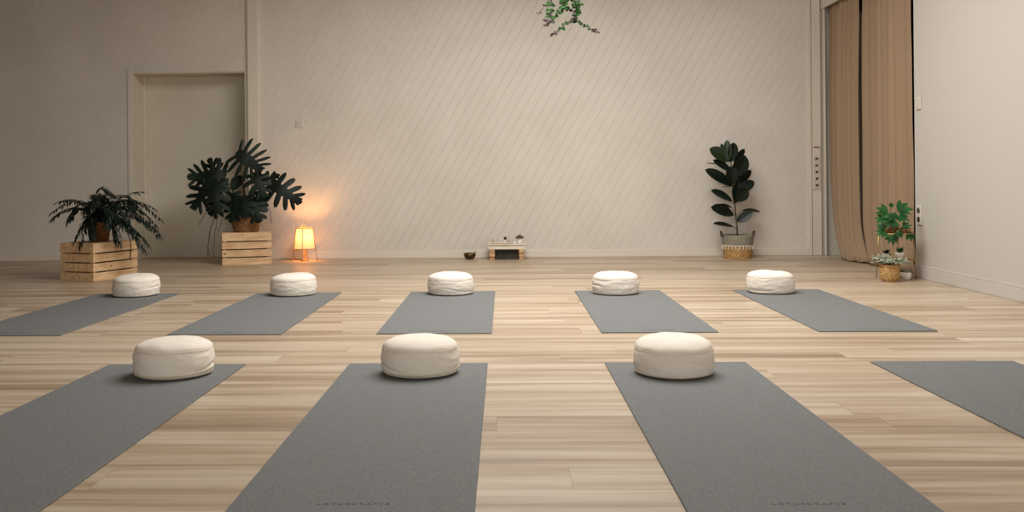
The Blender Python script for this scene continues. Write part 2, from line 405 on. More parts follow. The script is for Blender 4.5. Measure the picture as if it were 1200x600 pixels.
# ------------------------------------------------------------------ curtains
def curtain(name, label, yl, yr, seed, nf, xb, foot):
    """yl(z), yr(z): far and near edge of the panel at height z; xb(z, s): base X"""
    rr = random.Random(seed); ph = [rr.uniform(0, 6) for _ in range(4)]
    t = thing(name, label, 'curtain', (3.34, (yl(1) + yr(1))/2, 0), group='floor length brown curtains')
    bm = NB(); NU, NZ_ = 150, 44; ztop = 2.74; g = []
    for i in range(NZ_+1):
        q = i/NZ_; z0 = foot + (ztop-foot)*q; row = []
        for j in range(NU+1):
            s = j/NU; y = yl(z0) + (yr(z0) - yl(z0))*s
            w = s*nf*2*PI + ph[0] + .7*math.sin(s*5 + ph[1]) + .25*math.sin(z0*1.3 + s*4 + ph[2])
            amp = .046*(.75 + .35*math.sin(s*9 + ph[3]))*(1 - .30*q - .35*smo(2.2, 2.6, z0))
            x = xb(z0, s) + amp*(math.sin(w) - .42*math.sin(2*w + .6) + .12*math.sin(3.3*w + z0*.5)) + .004*noise.noise(Vector((s*6, z0*2, seed)))
            zz = z0
            if i == 0: zz = foot + .004*math.sin(w*2)
            row.append(bm.verts.new((x, y + .012*math.cos(w), zz)))
        g.append(row)
    for i in range(NZ_):
        for j in range(NU): bm.faces.new((g[i][j], g[i][j+1], g[i+1][j+1], g[i+1][j]))
    o = obj('cloth', bm, 'curt', t, smooth=True)
    md = o.modifiers.new('cloth', 'SOLIDIFY'); md.thickness = .003
    for k in range(9):
        bm = NB(); y = yl(2.7) + (yr(2.7) - yl(2.7))*(k+.5)/9
        tube(bm, [(3.367, y, 2.735), (3.367, y, 2.765)], .004, 5); obj('hook', bm, 'plate', t)
    return t
def smo(a, b, v):
    v = max(0, min(1, (v-a)/(b-a))); return v*v*(3-2*v)
curtain('curtain', 'brown linen curtain panel nearer the corner, its hem swept aside',
        lambda z: 9.69 - .50*max(0, 1-z/.95)**2.4, lambda z: 8.90 - .21*max(0, 1-z/.40)**1.6, 3, 3.1,
        lambda z, s: 3.352 + .012*smo(1.6, 2.6, z) - .070*max(0, 1-z/.95)**2.0*(1-.9*s), .012)
curtain('curtain', 'brown linen curtain panel nearer the white pier, behind the plant stand',
        lambda z: 8.82 - .18*max(0, 1-z/.42)**1.5, lambda z: 7.70 + .05*smo(0, 2.5, z), 11, 3.4,
        lambda z, s: 3.368 - .012*(1-smo(.0, .9, z)), .012)
bm = NB(); box(bm, (3.35, 7.63, 2.765), (3.385, 9.7, 2.785)); o = obj('curtain_rail', bm, 'plate'); tag(o, 'white curtain rail hidden behind the header above both curtains', 'curtain rail')


# ------------------------------------------------------------------ yoga mats
MW, ML, MT = .61, 1.845, .005
mb = NB(); box(mb, (0, 0, 0), (MW, ML, MT))
MATMESH = bpy.data.meshes.new('yoga_mat'); bmesh.ops.bevel(mb, geom=[e for e in mb.edges], offset=.0012, segments=1, affect='EDGES')
mb.to_mesh(MATMESH); mb.free(); MATMESH.materials.append(M['mat'])
fc = bpy.data.curves.new('wordmark', 'FONT'); fc.body = 'LOTUSCRAFTS'; fc.size = .0165; fc.space_character = 1.42; fc.extrude = .0002; fc.align_x = 'CENTER'; fc.offset = .0004
fo = bpy.data.objects.new('wordmark', fc); COL.objects.link(fo)
bpy.context.view_layer.update()
TXT = bpy.data.meshes.new_from_object(fo.evaluated_get(bpy.context.evaluated_depsgraph_get()))
TXT.materials.clear(); TXT.materials.append(M['letter']); bpy.data.objects.remove(fo)
xs = [v.co.x for v in TXT.vertices]; wtx = max(xs) - min(xs)
for v in TXT.vertices: v.co.x = (v.co.x - (max(xs)+min(xs))/2)*.18/wtx
def yoga_mat(x, y, label, rz=0.0):
    t = tag(bpy.data.objects.new('yoga_mat', MATMESH), label, 'yoga mat', 'grey yoga mats in two rows'); COL.objects.link(t)
    t.location = (x, y, .0005); t.rotation_euler = (0, 0, rz)
    w = bpy.data.objects.new('lettering', TXT); COL.objects.link(w); w.parent = t; w.location = (MW/2 + .001, .055, MT + .0003)
    w['label'] = 'small dark printed wordmark'
Y1, Y2 = 4.892, 2.241
yoga_mat(-2.980, Y1, 'back row grey yoga mat beside the slatted crate at the far left')
yoga_mat(-1.797, Y1, 'back row grey yoga mat in front of the glowing lantern')
yoga_mat(-.680, Y1, 'back row grey yoga mat left of centre, in front of the low altar bench')
yoga_mat(.504, Y1, 'back row grey yoga mat just right of the altar bench')
yoga_mat(1.635, Y1, 'back row grey yoga mat in front of the tall rubber plant')
yoga_mat(-1.759, Y2, 'front row grey yoga mat cut off by the left side of the view', 0)
yoga_mat(-.688, Y2, 'front row grey yoga mat left of centre, running to the viewer')
yoga_mat(.434, Y2, 'front row grey yoga mat right of centre, running to the viewer')
yoga_mat(1.583, Y2, 'front row grey yoga mat at the far right with no cushion in sight')

# ------------------------------------------------------------------ cushions
def cushion(x, y, seed, label, rz=0, lean=(0, 0), sag=0.0, zipper=False, D=.325, H=.152):
    rr = random.Random(seed); r0 = D/2
    t = thing('meditation_cushion', label, 'cushion', (x, y, MT + .0012), rz, 'ecru drum meditation cushions')
    ph = [rr.uniform(0, 6.28) for _ in range(6)]
    zr = H*.70
    def skew(a, r, z):      # the whole drum leans and sags a little
        q = z/H
        return Vector((r*math.cos(a) + lean[0]*q, r*math.sin(a) + lean[1]*q, z*(1 + sag*math.cos(a - ph[0])*(r/r0))))
    prof = [(0, .002), (r0*.5, .002), (r0*.86, .002), (r0*.925, .005), (r0*.962, .011)]
    for i in range(1, 22):
        q = i/22; z = .011 + (zr-.011)*q
        prof.append((r0*(.962 + .050*math.sin(PI*min(1, q*1.0))**.7), z))
    prof += [(r0*.970, zr), (r0*.962, zr+.003)]
    for i in range(1, 22):
        a = i/22*PI/2; prof.append((r0*.962*math.cos(a)**.62, zr + .003 + (H-zr-.003)*math.sin(a)))
    prof.append((0, H))
    bm = NB(); rings = []; seg = 120
    for (r, z) in prof:
        if r < 1e-6:
            rings.append([bm.verts.new(skew(0, 0, z))]); continue
        row = []
        for k in range(seg):
            a = 2*PI*k/seg; ca, sa = math.cos(a), math.sin(a)
            side = 1 if .008 < z < zr - .002 else (.35 if z > zr else 0)
            wr = .0034*noise.noise(Vector((ca*2.2, sa*2.2, z*42 + seed*3.1))) + .0016*noise.noise(Vector((ca*7, sa*7, z*70 + seed)))
            top = .0035*noise.noise(Vector((ca*r*16, sa*r*16, seed*1.7))) if z > zr else 0
            pk = .0016*math.sin(a*38 + 3*math.sin(a*3+ph[1]))*math.exp(-abs(z-.012)/.012) if z < zr else 0
            # long diagonal creases low on the side
            fold = -.0065*math.exp(-((z - (.045 + .022*math.sin(a*1.5 + ph[2])))/.005)**2)*max(0, math.sin(a*2 + ph[3])) if z < zr else 0
            rad = r + side*wr + pk + fold
            p = skew(a, rad, z + top); row.append(bm.verts.new(p))
        rings.append(row)
    for i in range(len(rings)-1):
        A, B = rings[i], rings[i+1]
        for k in range(seg):
            q = (k+1) % seg
            if len(A) == 1: bm.faces.new((A[0], B[q], B[k]))
            elif len(B) == 1: bm.faces.new((A[k], A[q], B[0]))
            else: bm.faces.new((A[k], A[q], B[q], B[k]))
    obj('cover', bm, 'cotton', t, smooth=True, world=False)
    for zc, rc, th in ((zr+.001, r0*.966, .0019), (.0115, r0*.966, .0022)):
        bm = NB(); n = 90; pts = [skew(2*PI*k/n, rc, zc + .0012*math.sin(5*2*PI*k/n + ph[4])) for k in range(n)]
        vs = []
        for k, p in enumerate(pts):
            a = 2*PI*k/n; e = Vector((math.cos(a), math.sin(a), 0))
            vs.append([bm.verts.new(p + (e*math.cos(b) + Vector((0, 0, 1))*math.sin(b))*th) for b in [2*PI*j/6 for j in range(6)]])
        for k in range(n):
            for j in range(6): bm.faces.new((vs[k][j], vs[(k+1) % n][j], vs[(k+1) % n][(j+1) % 6], vs[k][(j+1) % 6]))
        obj('piping', bm, 'piping', t, smooth=True, world=False)
    if zipper:
        bm = NB(); pts = [skew(a, r0*1.002, .017 + .015*max(0, (a+1.5)/1.5)**1.5) for a in [-2.3 + i*.09 for i in range(27)]]
        for i in range(len(pts)-1):
            pass
        tube(bm, pts, .0034, 6); obj('zipper', bm, 'zip', t, smooth=True, world=False)
    return t
def cpos(px, py): 
    p = at(px, py, Z=.006); return p.x, p.y + .158
for (px, py, sd, lab, kw) in [
    (149, 349.2, 1, 'round ecru cushion at the far left end of the back row, by the big crate', dict(lean=(.006, 0), sag=.04)),
    (338, 348.3, 2, 'round ecru cushion on the mat in front of the glowing lantern', dict(sag=.03)),
    (527, 347.2, 3, 'round ecru cushion in the back row below the small metal bowl', dict(lean=(-.003, 0))),
    (724.5, 346.8, 4, 'round ecru cushion in the back row, right of the altar bench', dict()),
    (911, 345.6, 5, 'round ecru cushion in the back row in front of the potted rubber plant', dict(sag=.04, lean=(-.004, 0))),
    (188, 447.5, 6, 'round ecru cushion at the left end of the front row', dict(sag=.03, zipper=True)),
    (489, 445.5, 7, 'front row round ecru cushion left of centre, with a zip round its base', dict(zipper=True, lean=(-.004, 0))),
    (798, 446.3, 8, 'front row round ecru cushion right of centre, plump with a soft rim', dict(sag=.05))]:
    x, y = cpos(px, py)
    cushion(x, y, sd, lab, **kw)

# ------------------------------------------------------------------ crates
def crate(label, loc, rz, W, D, H, nails):
    """upturned pine crate: origin at the front left bottom corner, front along local +x"""
    t = thing('wooden_crate', label, 'crate', loc, rz, 'slatted pine crates')
    th, gap = .012, .012; hs = (H - .014 - 3*gap)/4
    for (y0, y1) in ((0, th), (D-th, D)):
        for k in range(4):
            bm = NB(); z = k*(hs+gap); box(bm, (0, y0, z), (W, y1, z+hs)); o = obj('slat', bm, 'pine', t, world=False, bevel=.0015)
            if y0 == 0:
                for (kk, xx, zz, rr_) in nails:
                    if kk == k:
                        b2 = NB(); g = bmesh.ops.create_cone(b2, cap_ends=True, segments=10, radius1=rr_, radius2=rr_*.8, depth=.0015)['verts']
                        bmesh.ops.transform(b2, matrix=Matrix.Translation((xx, -.0004, z + hs*zz)) @ Matrix.Rotation(PI/2, 4, 'X') @ Matrix.Diagonal((1.2, 1, 1, 1)), verts=g)
                        obj('knot', b2, 'knot', o, world=False)
    for x0 in (.0, W-th):
        for k in range(4):
            bm = NB(); z = k*(hs+gap); box(bm, (x0, th+.001, z), (x0+th, D-th-.001, z+hs)); obj('end_slat', bm, 'pine', t, world=False, bevel=.0015)
    for x0 in (th+.001, W-th-.031):
        for y0 in (th+.001, D-th-.031):
            bm = NB(); box(bm, (x0, y0, 0), (x0+.03, y0+.03, H-.0145)); obj('corner_post', bm, 'pine', t, world=False)
    for k in range(4):
        w = (D - 3*.008)/4; y = k*(w+.008)
        bm = NB(); box(bm, (0, y, H-.014), (W, y+w, H)); obj('top_board', bm, 'pine', t, world=False, bevel=.0015)
    return t
CA = (at(260.4, 311, Z=0)); CB = at(319.6, 309, Z=0)
v = CB - CA; a_c = math.radians(17)
crate('smaller pine slatted crate carrying the split-leaf plant in its basket', (CA.x, CA.y, 0), a_c, .475, .34, .315, [(1, .025, .5, .009), (3, .2, .9, .005)])
# large crate on the left: its long side looks to the right of the room
far = Vector((-3.235, 8.12, 0)); dr = Vector((.34, .94, 0)).normalized(); LW = .52
nearc = far - dr*LW
crate('pine slatted crate at the left edge carrying the dark trailing plant', nearc, math.atan2(dr.y, dr.x), LW, .36, .315,
      [(2, .16, .45, .006), (1, .20, .5, .008), (0, .30, .75, .006), (3, .24, .5, .004)])

# ------------------------------------------------------------------ pots
def basket(bm, c, prof, rows, n=26, amp=.004, seg=104):
    """woven basket wall: strands pass over and under n stakes"""
    P = []
    z0, z1 = prof[0][1], prof[-1][1]
    def rad(z):
        for (ra, za), (rb, zb) in zip(prof, prof[1:]):
            if za <= z <= zb: return ra + (rb-ra)*(z-za)/(zb-za)
        return prof[-1][0]
    sub = 4
    for i in range(rows*sub+1):
        z = z0 + (z1-z0)*i/(rows*sub); P.append((rad(z), z))
    def fn(a, z, r):
        q = (z-z0)/(z1-z0)*rows; k = math.floor(q); 
        return amp*(abs(math.sin(PI*q))*(.75 + .5*math.sin(a*n/2 + PI*k)))
    P = [(0, z0)] + P + [(rad(z1)-.008, z1), (rad(z1)-.012, z1-.02), (0, z1-.022)]
    lathe(bm, P, c, seg, fn=lambda a, z, r: fn(a, z, r) if r > .02 and z <= z1 and r >= rad(z)-.002 else 0)

# ---- monstera
cc = Vector((CA.x, CA.y, 0)) + Matrix.Rotation(a_c, 3, 'Z') @ Vector((.255, .17, 0))
mp = at(288.5, 273, Y=cc.y); MB = Vector((mp.x, cc.y, .3155))
t = thing('basket_planter', 'round brown woven basket on the smaller crate, holding the split-leaf plant', 'plant pot', MB)
bm = NB(); basket(bm, MB, [(.118, .0), (.135, .06), (.15, .16)], 9); obj('basket', bm, 'wickerD', t, smooth=True)
bm = NB(); ring_tube(bm, MB + Vector((0, 0, .158)), .148, .007, 48, 6); obj('rim', bm, 'wickerD', t, smooth=True)
ST = MB + Vector((0, 0, .16))
t = thing('split_leaf_plant', 'tall dark split-leaf monstera in the basket on the smaller crate', 'potted plant', ST)
bm = NB(); lathe(bm, [(0, -.02), (.12, -.018), (.13, -.004), (0, .008)], ST, 24); obj('soil', bm, 'soil', t)
def monstera_leaf(tip, base, n, W, lobes=6, droop=.22, split=.52):
    """base: where the stalk meets the blade, tip: leaf tip, n: facing"""
    base, tip = Vector(base), Vector(tip); L = (tip - base).length
    fm = frame(tip - base, n); bm = NB()
    def pt(x, y): return base + fm @ Vector((x, y, -droop*(x*x*1.2 + max(0, y)**2*.5)/L - .25*abs(x)*.2 + .03*L*math.sin(7*y/L)))
    def hw(q):      # half width of the outline at q along the blade (-.18 .. 1)
        q = max(-.18, min(1, q)); s = (q + .18)/1.18
        return W*.5*(math.sin(PI*s**.62))**.75 if 0 < s < 1 else 0
    # inner blade round the midrib
    N = 14; rows = []
    for i in range(N+1):
        q = -.12 + 1.06*i/N; w = hw(q)*(.30 if i < N-2 else .5)
        if i == 0: w *= .5
        rows.append([bm.verts.new(pt(s*w, q*L)) for s in (-1, -.5, 0, .5, 1)])
    for i in range(N):
        for j in range(4): bm.faces.new((rows[i][j], rows[i][j+1], rows[i+1][j+1], rows[i+1][j]))
    for sd in (-1, 1):
        for k in range(lobes):
            q0 = -.06 + .88*k/lobes; q1 = q0 + .88/lobes
            ang = math.radians(-28 + 88*(k/(lobes-1)))      # vein angle above the sideways direction
            qm = (q0+q1)/2; nseg = 6; prev = None
            # length of the finger until it meets the outline
            ext = hw(min(.97, qm + .20*math.sin(ang)))*(1.06 if k < lobes-1 else .8)/max(.45, math.cos(ang)); ext = min(ext, W*.60)
            wq = (q1-q0)*L*.5*max(.75, math.cos(ang))*(split + .40)
            for i in range(nseg+1):
                u = i/nseg; cur = ang + .35*u*u
                cx = sd*ext*u*math.cos(ang); cy = qm*L + ext*u*math.sin(ang) + .10*ext*u*u
                tw = wq*(1.0 + .14*u)*(1 if i < nseg-1 else (.86 if i < nseg else .42)) * (1 if i else .9)
                nx, ny = -math.sin(cur)*sd, math.cos(cur)
                vs = [bm.verts.new(pt(cx + s*tw*nx, cy + s*tw*ny) + fm @ Vector((0, 0, -.006*abs(s)))) for s in (-1, 0, 1)]
                if prev:
                    for j in range(2): bm.faces.new((prev[j], prev[j+1], vs[j+1], vs[j]))
                prev = vs
    return bm
def mleaf(tp, bp_, Yt, Yb, W, n=(0, -1, .35), root=(0, 0, 0), mid=None, **kw):
    tip, base = at(*tp, Y=Yt), at(*bp_, Y=Yb)
    bm = monstera_leaf(tip, base, n, W, **kw); o = obj('leaf', bm, 'monst', t, smooth=True)
    r0 = ST + Vector(root); mid = mid or ((r0+base)/2 + Vector((0, 0, .12)))
    bm = NB(); tube(bm, bez(r0, mid, base, 10), [.008 - .004*i/10 for i in range(11)], 6); obj('stalk', bm, 'gstem', o, smooth=True)
YB = MB.y
mleaf((309, 201), (280, 181), YB-.10, YB-.12, .41, n=(-.1, -1, .25), root=(0, 0, 0), lobes=7, droop=.12)
mleaf((216, 207), (260, 204), YB-.10, YB-.05, .36, n=(0, -1, .3), root=(-.04, 0, 0), lobes=7, droop=.1)
mleaf((242, 184), (256, 212), YB-.02, YB-.02, .24, n=(-.3, -1, .2), root=(-.05, 0, 0), lobes=5)
mleaf((222, 246), (247, 214), YB-.22, YB-.12, .36, n=(-.1, -1, .3), root=(-.06, 0, 0), lobes=6)
mleaf((254, 252), (252, 216), YB-.26, YB-.14, .28, n=(.1, -1, .2), root=(-.05, -.02, 0), lobes=5)
mleaf((355, 238), (318, 216), YB-.12, YB-.06, .34, n=(-.1, -1, .4), root=(.06, 0, 0), lobes=6)
mleaf((312, 232), (297, 205), YB-.16, YB-.08, .27, n=(.2, -1, .3), root=(.04, 0, 0), lobes=5)
mleaf((329, 203), (300, 214), YB-.04, YB-.04, .20, n=(0, -1, .5), root=(.04, .02, 0), lobes=5)
mleaf((268, 262), (278, 232), YB-.20, YB-.10, .24, n=(-.2, -1, .2), root=(-.04, -.02, 0), lobes=5, split=.75)
mleaf((243, 252), (262, 234), YB-.16, YB-.10, .24, n=(-.2, -1, .3), root=(-.05, -.02, 0), lobes=5, split=.7)
mleaf((304, 262), (296, 234), YB-.22, YB-.10, .24, n=(.15, -1, .2), root=(.04, -.02, 0), lobes=5, split=.75)
mleaf((286, 256), (287, 232), YB-.24, YB-.12, .22, n=(0, -1, .2), root=(0, -.02, 0), lobes=4, split=.8)
mleaf((308, 248), (303, 226), YB-.10, YB-.06, .18, n=(.4, -1, .2), root=(.06, 0, 0), lobes=4, split=.8)
mleaf((272, 245), (272, 228), YB-.05, YB-.05, .2, n=(-.1, -1, .4), root=(-.03, .03, 0), lobes=4, split=.85)
b0, t0 = at(282, 205, Y=YB), at(273, 221, Y=YB-.08)
bm = NB(); leaf(bm, b0, t0-b0, (0, -1, .3), (t0-b0).length*1.05, .12, droop=.15, sharp=.7); o = obj('young_leaf', bm, 'monst', t, smooth=True)
bm = NB(); tube(bm, bez(ST, (ST+b0)/2 + Vector((-.02, 0, .05)), b0, 8), .004, 6); obj('stalk', bm, 'gstem', o, smooth=True)
bm = NB(); tube(bm, bez(ST + Vector((0, 0, -.01)), at(290, 235, Y=YB), at(285, 215, Y=YB), 8), [.013 - .0008*i for i in range(9)], 8); obj('main_stem', bm, 'stem', t, smooth=True)
for (xa, ya, xb_, yb_, xc, yc) in [(262, 248, 240, 262, 245, 300), (258, 245, 250, 270, 250, 303), (255, 243, 246, 256, 243, 302), (262, 240, 262, 262, 254, 272), (300, 232, 318, 235, 318, 262), (250, 235, 240, 250, 233, 264)]:
    pa, pb, pc = at(xa, ya, Y=YB-.03), at(xb_, yb_, Y=YB-.05), at(xc, yc, Y=YB+.12 if xc < 300 else YB+.1)
    if pc.z < .01: pc.z = .008
    bm = NB(); tube(bm, [p + Vector((.004*math.sin(i*1.7), 0, 0)) for i, p in enumerate(bez(pa, pb, pc, 12))], .0028, 5); obj('aerial_root', bm, 'root', t, smooth=True)

# ---- trailing plant on the left crate
tc_ = nearc + dr*(LW*.47) + Vector((-dr.y, dr.x, 0))*.17
TB = Vector((tc_.x, tc_.y, .3155))
t = thing('flower_pot', 'dark terracotta pot on the left crate, mostly hidden by trailing leaves', 'plant pot', TB)
bm = NB(); lathe(bm, [(0, 0), (.078, 0), (.10, .15), (.107, .15), (.108, .178), (.098, .178), (.094, .16), (0, .158)], TB, 32); obj('pot', bm, 'wickerD', t, smooth=True)
TS = TB + Vector((0, 0, .16))
t = thing('trailing_plant', 'dark bushy plant with narrow arching leaves spilling over the left crate', 'potted plant', TS)
bm = NB(); lathe(bm, [(0, 0), (.09, 0), (.05, .012), (0, .016)], TS, 16); obj('soil', bm, 'soil', t)
def clear_crate(p):
    q = Matrix.Rotation(-math.atan2(dr.y, dr.x), 3, 'Z') @ (p - nearc)
    if -.012 < q.x < LW + .012 and -.012 < q.y < .372 and p.z < .323: p.z = .323
    return p
def clear_bm(bm):
    for v in bm.verts: clear_crate(v.co)
    return bm
def frond(p0, p1, p2, n=22, Lf=.085, Wf=.017, mt='trail', rad=.003):
    pts = [clear_crate(p) for p in bez(p0, p1, p2, n)]; bm = NB(); tube(bm, pts, [rad*(1-.6*i/n) for i in range(n+1)], 5)
    o = obj('stem', bm, 'gstem', t, smooth=True); bm = NB()
    for i in range(2, n+1):
        d = (pts[i] - pts[i-1]).normalized(); side = d.cross(Vector((0, 0, 1)))
        side = side.normalized() if side.length > .05 else Vector((1, 0, 0))
        for s in (-1, 1):
            dd = d*.9 + side*s*R.uniform(.5, .9) + Vector((0, 0, R.uniform(-.5, .15)))
            leaf(bm, pts[i], dd, Vector((R.uniform(-.3, .3), R.uniform(-.4, .2), 1)), Lf*R.uniform(.7, 1.25)*(1-.3*i/n), Wf, droop=.25, nu=4, nv=2)
    leaf(bm, pts[-1], pts[-1]-pts[-2] + Vector((0, -.001, 0)), (0, 0, 1), Lf, Wf, nu=4, nv=2); clear_bm(bm)
    obj('leaves', bm, mt, o, smooth=True)
def px3(x, y, dy=0): return at(x, y, Y=TS.y + dy)
for (a1, a2, d1, d2) in [((135, 218), (178, 243), -.05, -.1), ((150, 222), (181, 262), .05, .0), ((140, 225), (170, 262), -.15, -.2), ((130, 225), (150, 258), -.2, -.25),
    ((140, 238), (181, 268), -.1, -.05), ((135, 240), (160, 283), -.2, -.15), ((140, 244), (172, 284), -.12, -.1), ((128, 232), (141, 262), -.25, -.3),
    ((110, 215), (128, 236), .05, .08), ((100, 222), (82, 252), 0, -.1), ((95, 228), (62, 256), .05, 0), ((105, 236), (88, 282), -.15, -.2), ((98, 226), (70, 236), .05, .15),
    ((115, 222), (108, 240), -.2, -.35), ((122, 230), (128, 252), -.25, -.33), ((110, 240), (106, 272), -.22, -.26), ((128, 218), (152, 232), .12, .2), ((132, 240), (136, 280), -.2, -.2),
    ((120, 222), (120, 232), .1, .22), ((118, 226), (134, 240), -.1, -.16), ((106, 226), (100, 246), -.1, -.2), ((137, 232), (163, 246), -.05, -.12), ((134, 226), (158, 236), .0, .06)]:
    for rep in range(2):
        j = lambda v, a: (v[0] + R.uniform(-a, a)*rep, v[1] + R.uniform(-a, a)*rep)
        frond(TS + Vector((R.uniform(-.04, .04), R.uniform(-.04, .04), 0)), px3(*j(a1, 9), d1 + .05*rep), px3(*j(a2, 12), d2 + R.uniform(-.08, .08)*rep))
# one strand hanging in front of the crate side
pa = at(147, 268, Y=7.86); pb = at(145, 283, Y=7.80); pc = at(145, 303, Y=7.80)
pa.x += .03; pb.x += .055; pc.x += .05
bm = NB(); pts = [TS] + bez(TS + (pa-TS)*.6 + Vector((0, 0, .05)), pb + Vector((0, 0, .05)), pb, 6) + bez(pb, (pb+pc)/2 + Vector((.004, 0, 0)), pc, 8)[1:]
tube(bm, pts, .002, 5); o = obj('stem', bm, 'gstem', t, smooth=True)
bm = NB()
for i in range(5, len(pts)):
    for s in (-1, 1, -1): leaf(bm, pts[i] + Vector((0, 0, R.uniform(-.01, .01))), Vector((s*.5 + .2, -.6*s, -.55)), (1, -.5, .3), .026, .012, nu=3, nv=2)
obj('leaves', bm, 'trail', o, smooth=True)

# ---- rubber plant
FB = at(864.5, 302, Z=0); FB = Vector((FB.x, 9.47, .0))
fx = at(864.5, 290, Y=9.47).x; FB.x = fx
t = thing('basket_planter', 'seagrass basket with grey upper band and cream tassels under the rubber plant', 'plant pot', FB)
bm = NB(); basket(bm, FB, [(.132, .0), (.142, .05), (.145, .125)], 11, n=34, amp=.004, seg=136); obj('woven_base', bm, 'seagrass', t, smooth=True)
bm = NB(); lathe(bm, [(.147, .122), (.151, .14), (.154, .225), (.152, .236), (.146, .236), (.144, .21), (.142, .122)], FB, 64); obj('felt_band', bm, 'greyfab', t, smooth=True)['label'] = 'plain grey upper band'
bm = NB(); ring_tube(bm, FB + Vector((0, 0, .131)), .1525, .0045, 64, 6)
for k in range(26):
    a = 2*PI*k/26; p = FB + Vector((.156*math.cos(a), .156*math.sin(a), 0))
    ball(bm, p + Vector((0, 0, .118)), .0075, (1, 1, 1), 8); tube(bm, [p + Vector((0, 0, .115)), p + Vector((0, 0, .09))], [.003, .006], 6)
obj('tassel_trim', bm, 'tassel', t, smooth=True)['label'] = 'cream cord with hanging tassels'
for s in (-1, 1):
    e = FB + Vector((s*.150, 0, .232)); pts = [e + Vector((s*.002, -.04, -.02)), e + Vector((s*.012, -.032, .022)), e + Vector((s*.018, -.012, .04)), e + Vector((s*.018, .012, .04)), e + Vector((s*.012, .032, .022)), e + Vector((s*.002, .04, -.02))]
    bm = NB(); tube(bm, pts, .006, 6); obj('handle', bm, 'handle', t, smooth=True)
FS = FB + Vector((0, 0, .212))
t = thing('rubber_plant', 'tall rubber plant with glossy dark oval leaves in the tasselled basket', 'potted plant', FS)
bm = NB(); lathe(bm, [(0, -.01), (.138, -.01), (.138, .0), (0, .012)], FS, 24); obj('soil', bm, 'soil', t)
stempts = [at(x, y, Y=9.46) for x, y in [(864, 278), (864, 270), (862.5, 255), (861, 240), (860, 225), (858, 210), (857, 195), (856, 182), (855.5, 172)]]
bm = NB(); tube(bm, stempts, [.0085, .008, .0075, .007, .0065, .006, .005, .004, .003], 8); obj('main_stem', bm, 'stem', t, smooth=True)
def ficleaf(stem_y, base, tip, W, n, dyb=0, dyt=-.05, mt='fic', droop=.12):
    # stem point at that height
    for a, b in zip(stempts, stempts[1:]):
        pass
    sx = min(stempts, key=lambda p: abs(p.z - at(860, stem_y, Y=9.46).z))
    b_, t_ = at(*base, Y=9.46+dyb), at(*tip, Y=9.46+dyt)
    bm = NB(); leaf(bm, b_, t_-b_, n, (t_-b_).length*1.04, W, droop=droop, fold=.22, nu=12, nv=6, sharp=.56, peak=.55); o = obj('leaf', bm, mt, t, smooth=True)
    bm = NB(); tube(bm, bez(sx, (sx+b_)/2 + Vector((0, 0, .01)), b_, 5), .003, 5); obj('leaf_stalk', bm, 'gstem', o, smooth=True)
U = (0, -1, .5)
ficleaf(272, (860, 266), (838, 260), .085, (-.1, -.6, 1))
ficleaf(268, (863, 260), (881, 249), .10, (.2, -1, .5))
ficleaf(262, (869, 247), (891, 246), .075, (.1, -.5, 1), .02, .03)
ficleaf(258, (860, 252), (836, 242), .14, (-.3, -1, .8), -.02, -.08)
ficleaf(250, (858, 244), (844, 238), .06, (-.1, -.4, 1), .03, .08)
ficleaf(240, (858, 236), (836, 222), .105, (-.3, -.8, .9), -.02, -.06)
ficleaf(238, (862, 236), (876, 222), .13, (.4, -1, .3), -.04, -.1)
ficleaf(232, (862, 238), (866, 214), .12, (.2, -1, .2), -.03, -.05)
ficleaf(226, (864, 226), (883, 212), .11, (.2, -.9, .6), 0, .0)
ficleaf(222, (857, 219), (846, 218), .04, (0, -.4, 1), 0, .1)
ficleaf(216, (858, 218), (830, 198), .125, (-.45, -.9, .8), -.03, -.08)
ficleaf(214, (860, 219), (880, 199), .09, (.5, -.7, .8), .02, .06)
ficleaf(206, (859, 216), (857, 196), .13, (0, -1, .2), -.05, -.1)
ficleaf(202, (860, 207), (874, 184), .17, (.35, -1, .15), -.05, -.09)
ficleaf(198, (857, 197), (829, 188), .06, (-.1, -.25, 1), .02, .0)
ficleaf(196, (857, 201), (838, 187), .09, (-.3, -.9, .8), -.03, -.06)
ficleaf(190, (857, 189), (834, 174), .135, (-.5, -1, .55), -.03, -.06, 'ficnew')
ficleaf(188, (860, 190), (873, 175), .065, (.4, -.9, .4), 0, .02)
ficleaf(186, (856, 190), (861, 168), .11, (.2, -1, .15), -.04, -.05)
ficleaf(182, (853, 190), (852, 165), .085, (-.3, -1, .1), -.05, -.05, 'ficnew')
ficleaf(178, (850, 180), (845, 169), .045, (-.6, -1, .2), -.02, -.02, 'ficnew')
ficleaf(190, (866, 195), (867, 180), .1, (.1, -1, .2), .02, .02)

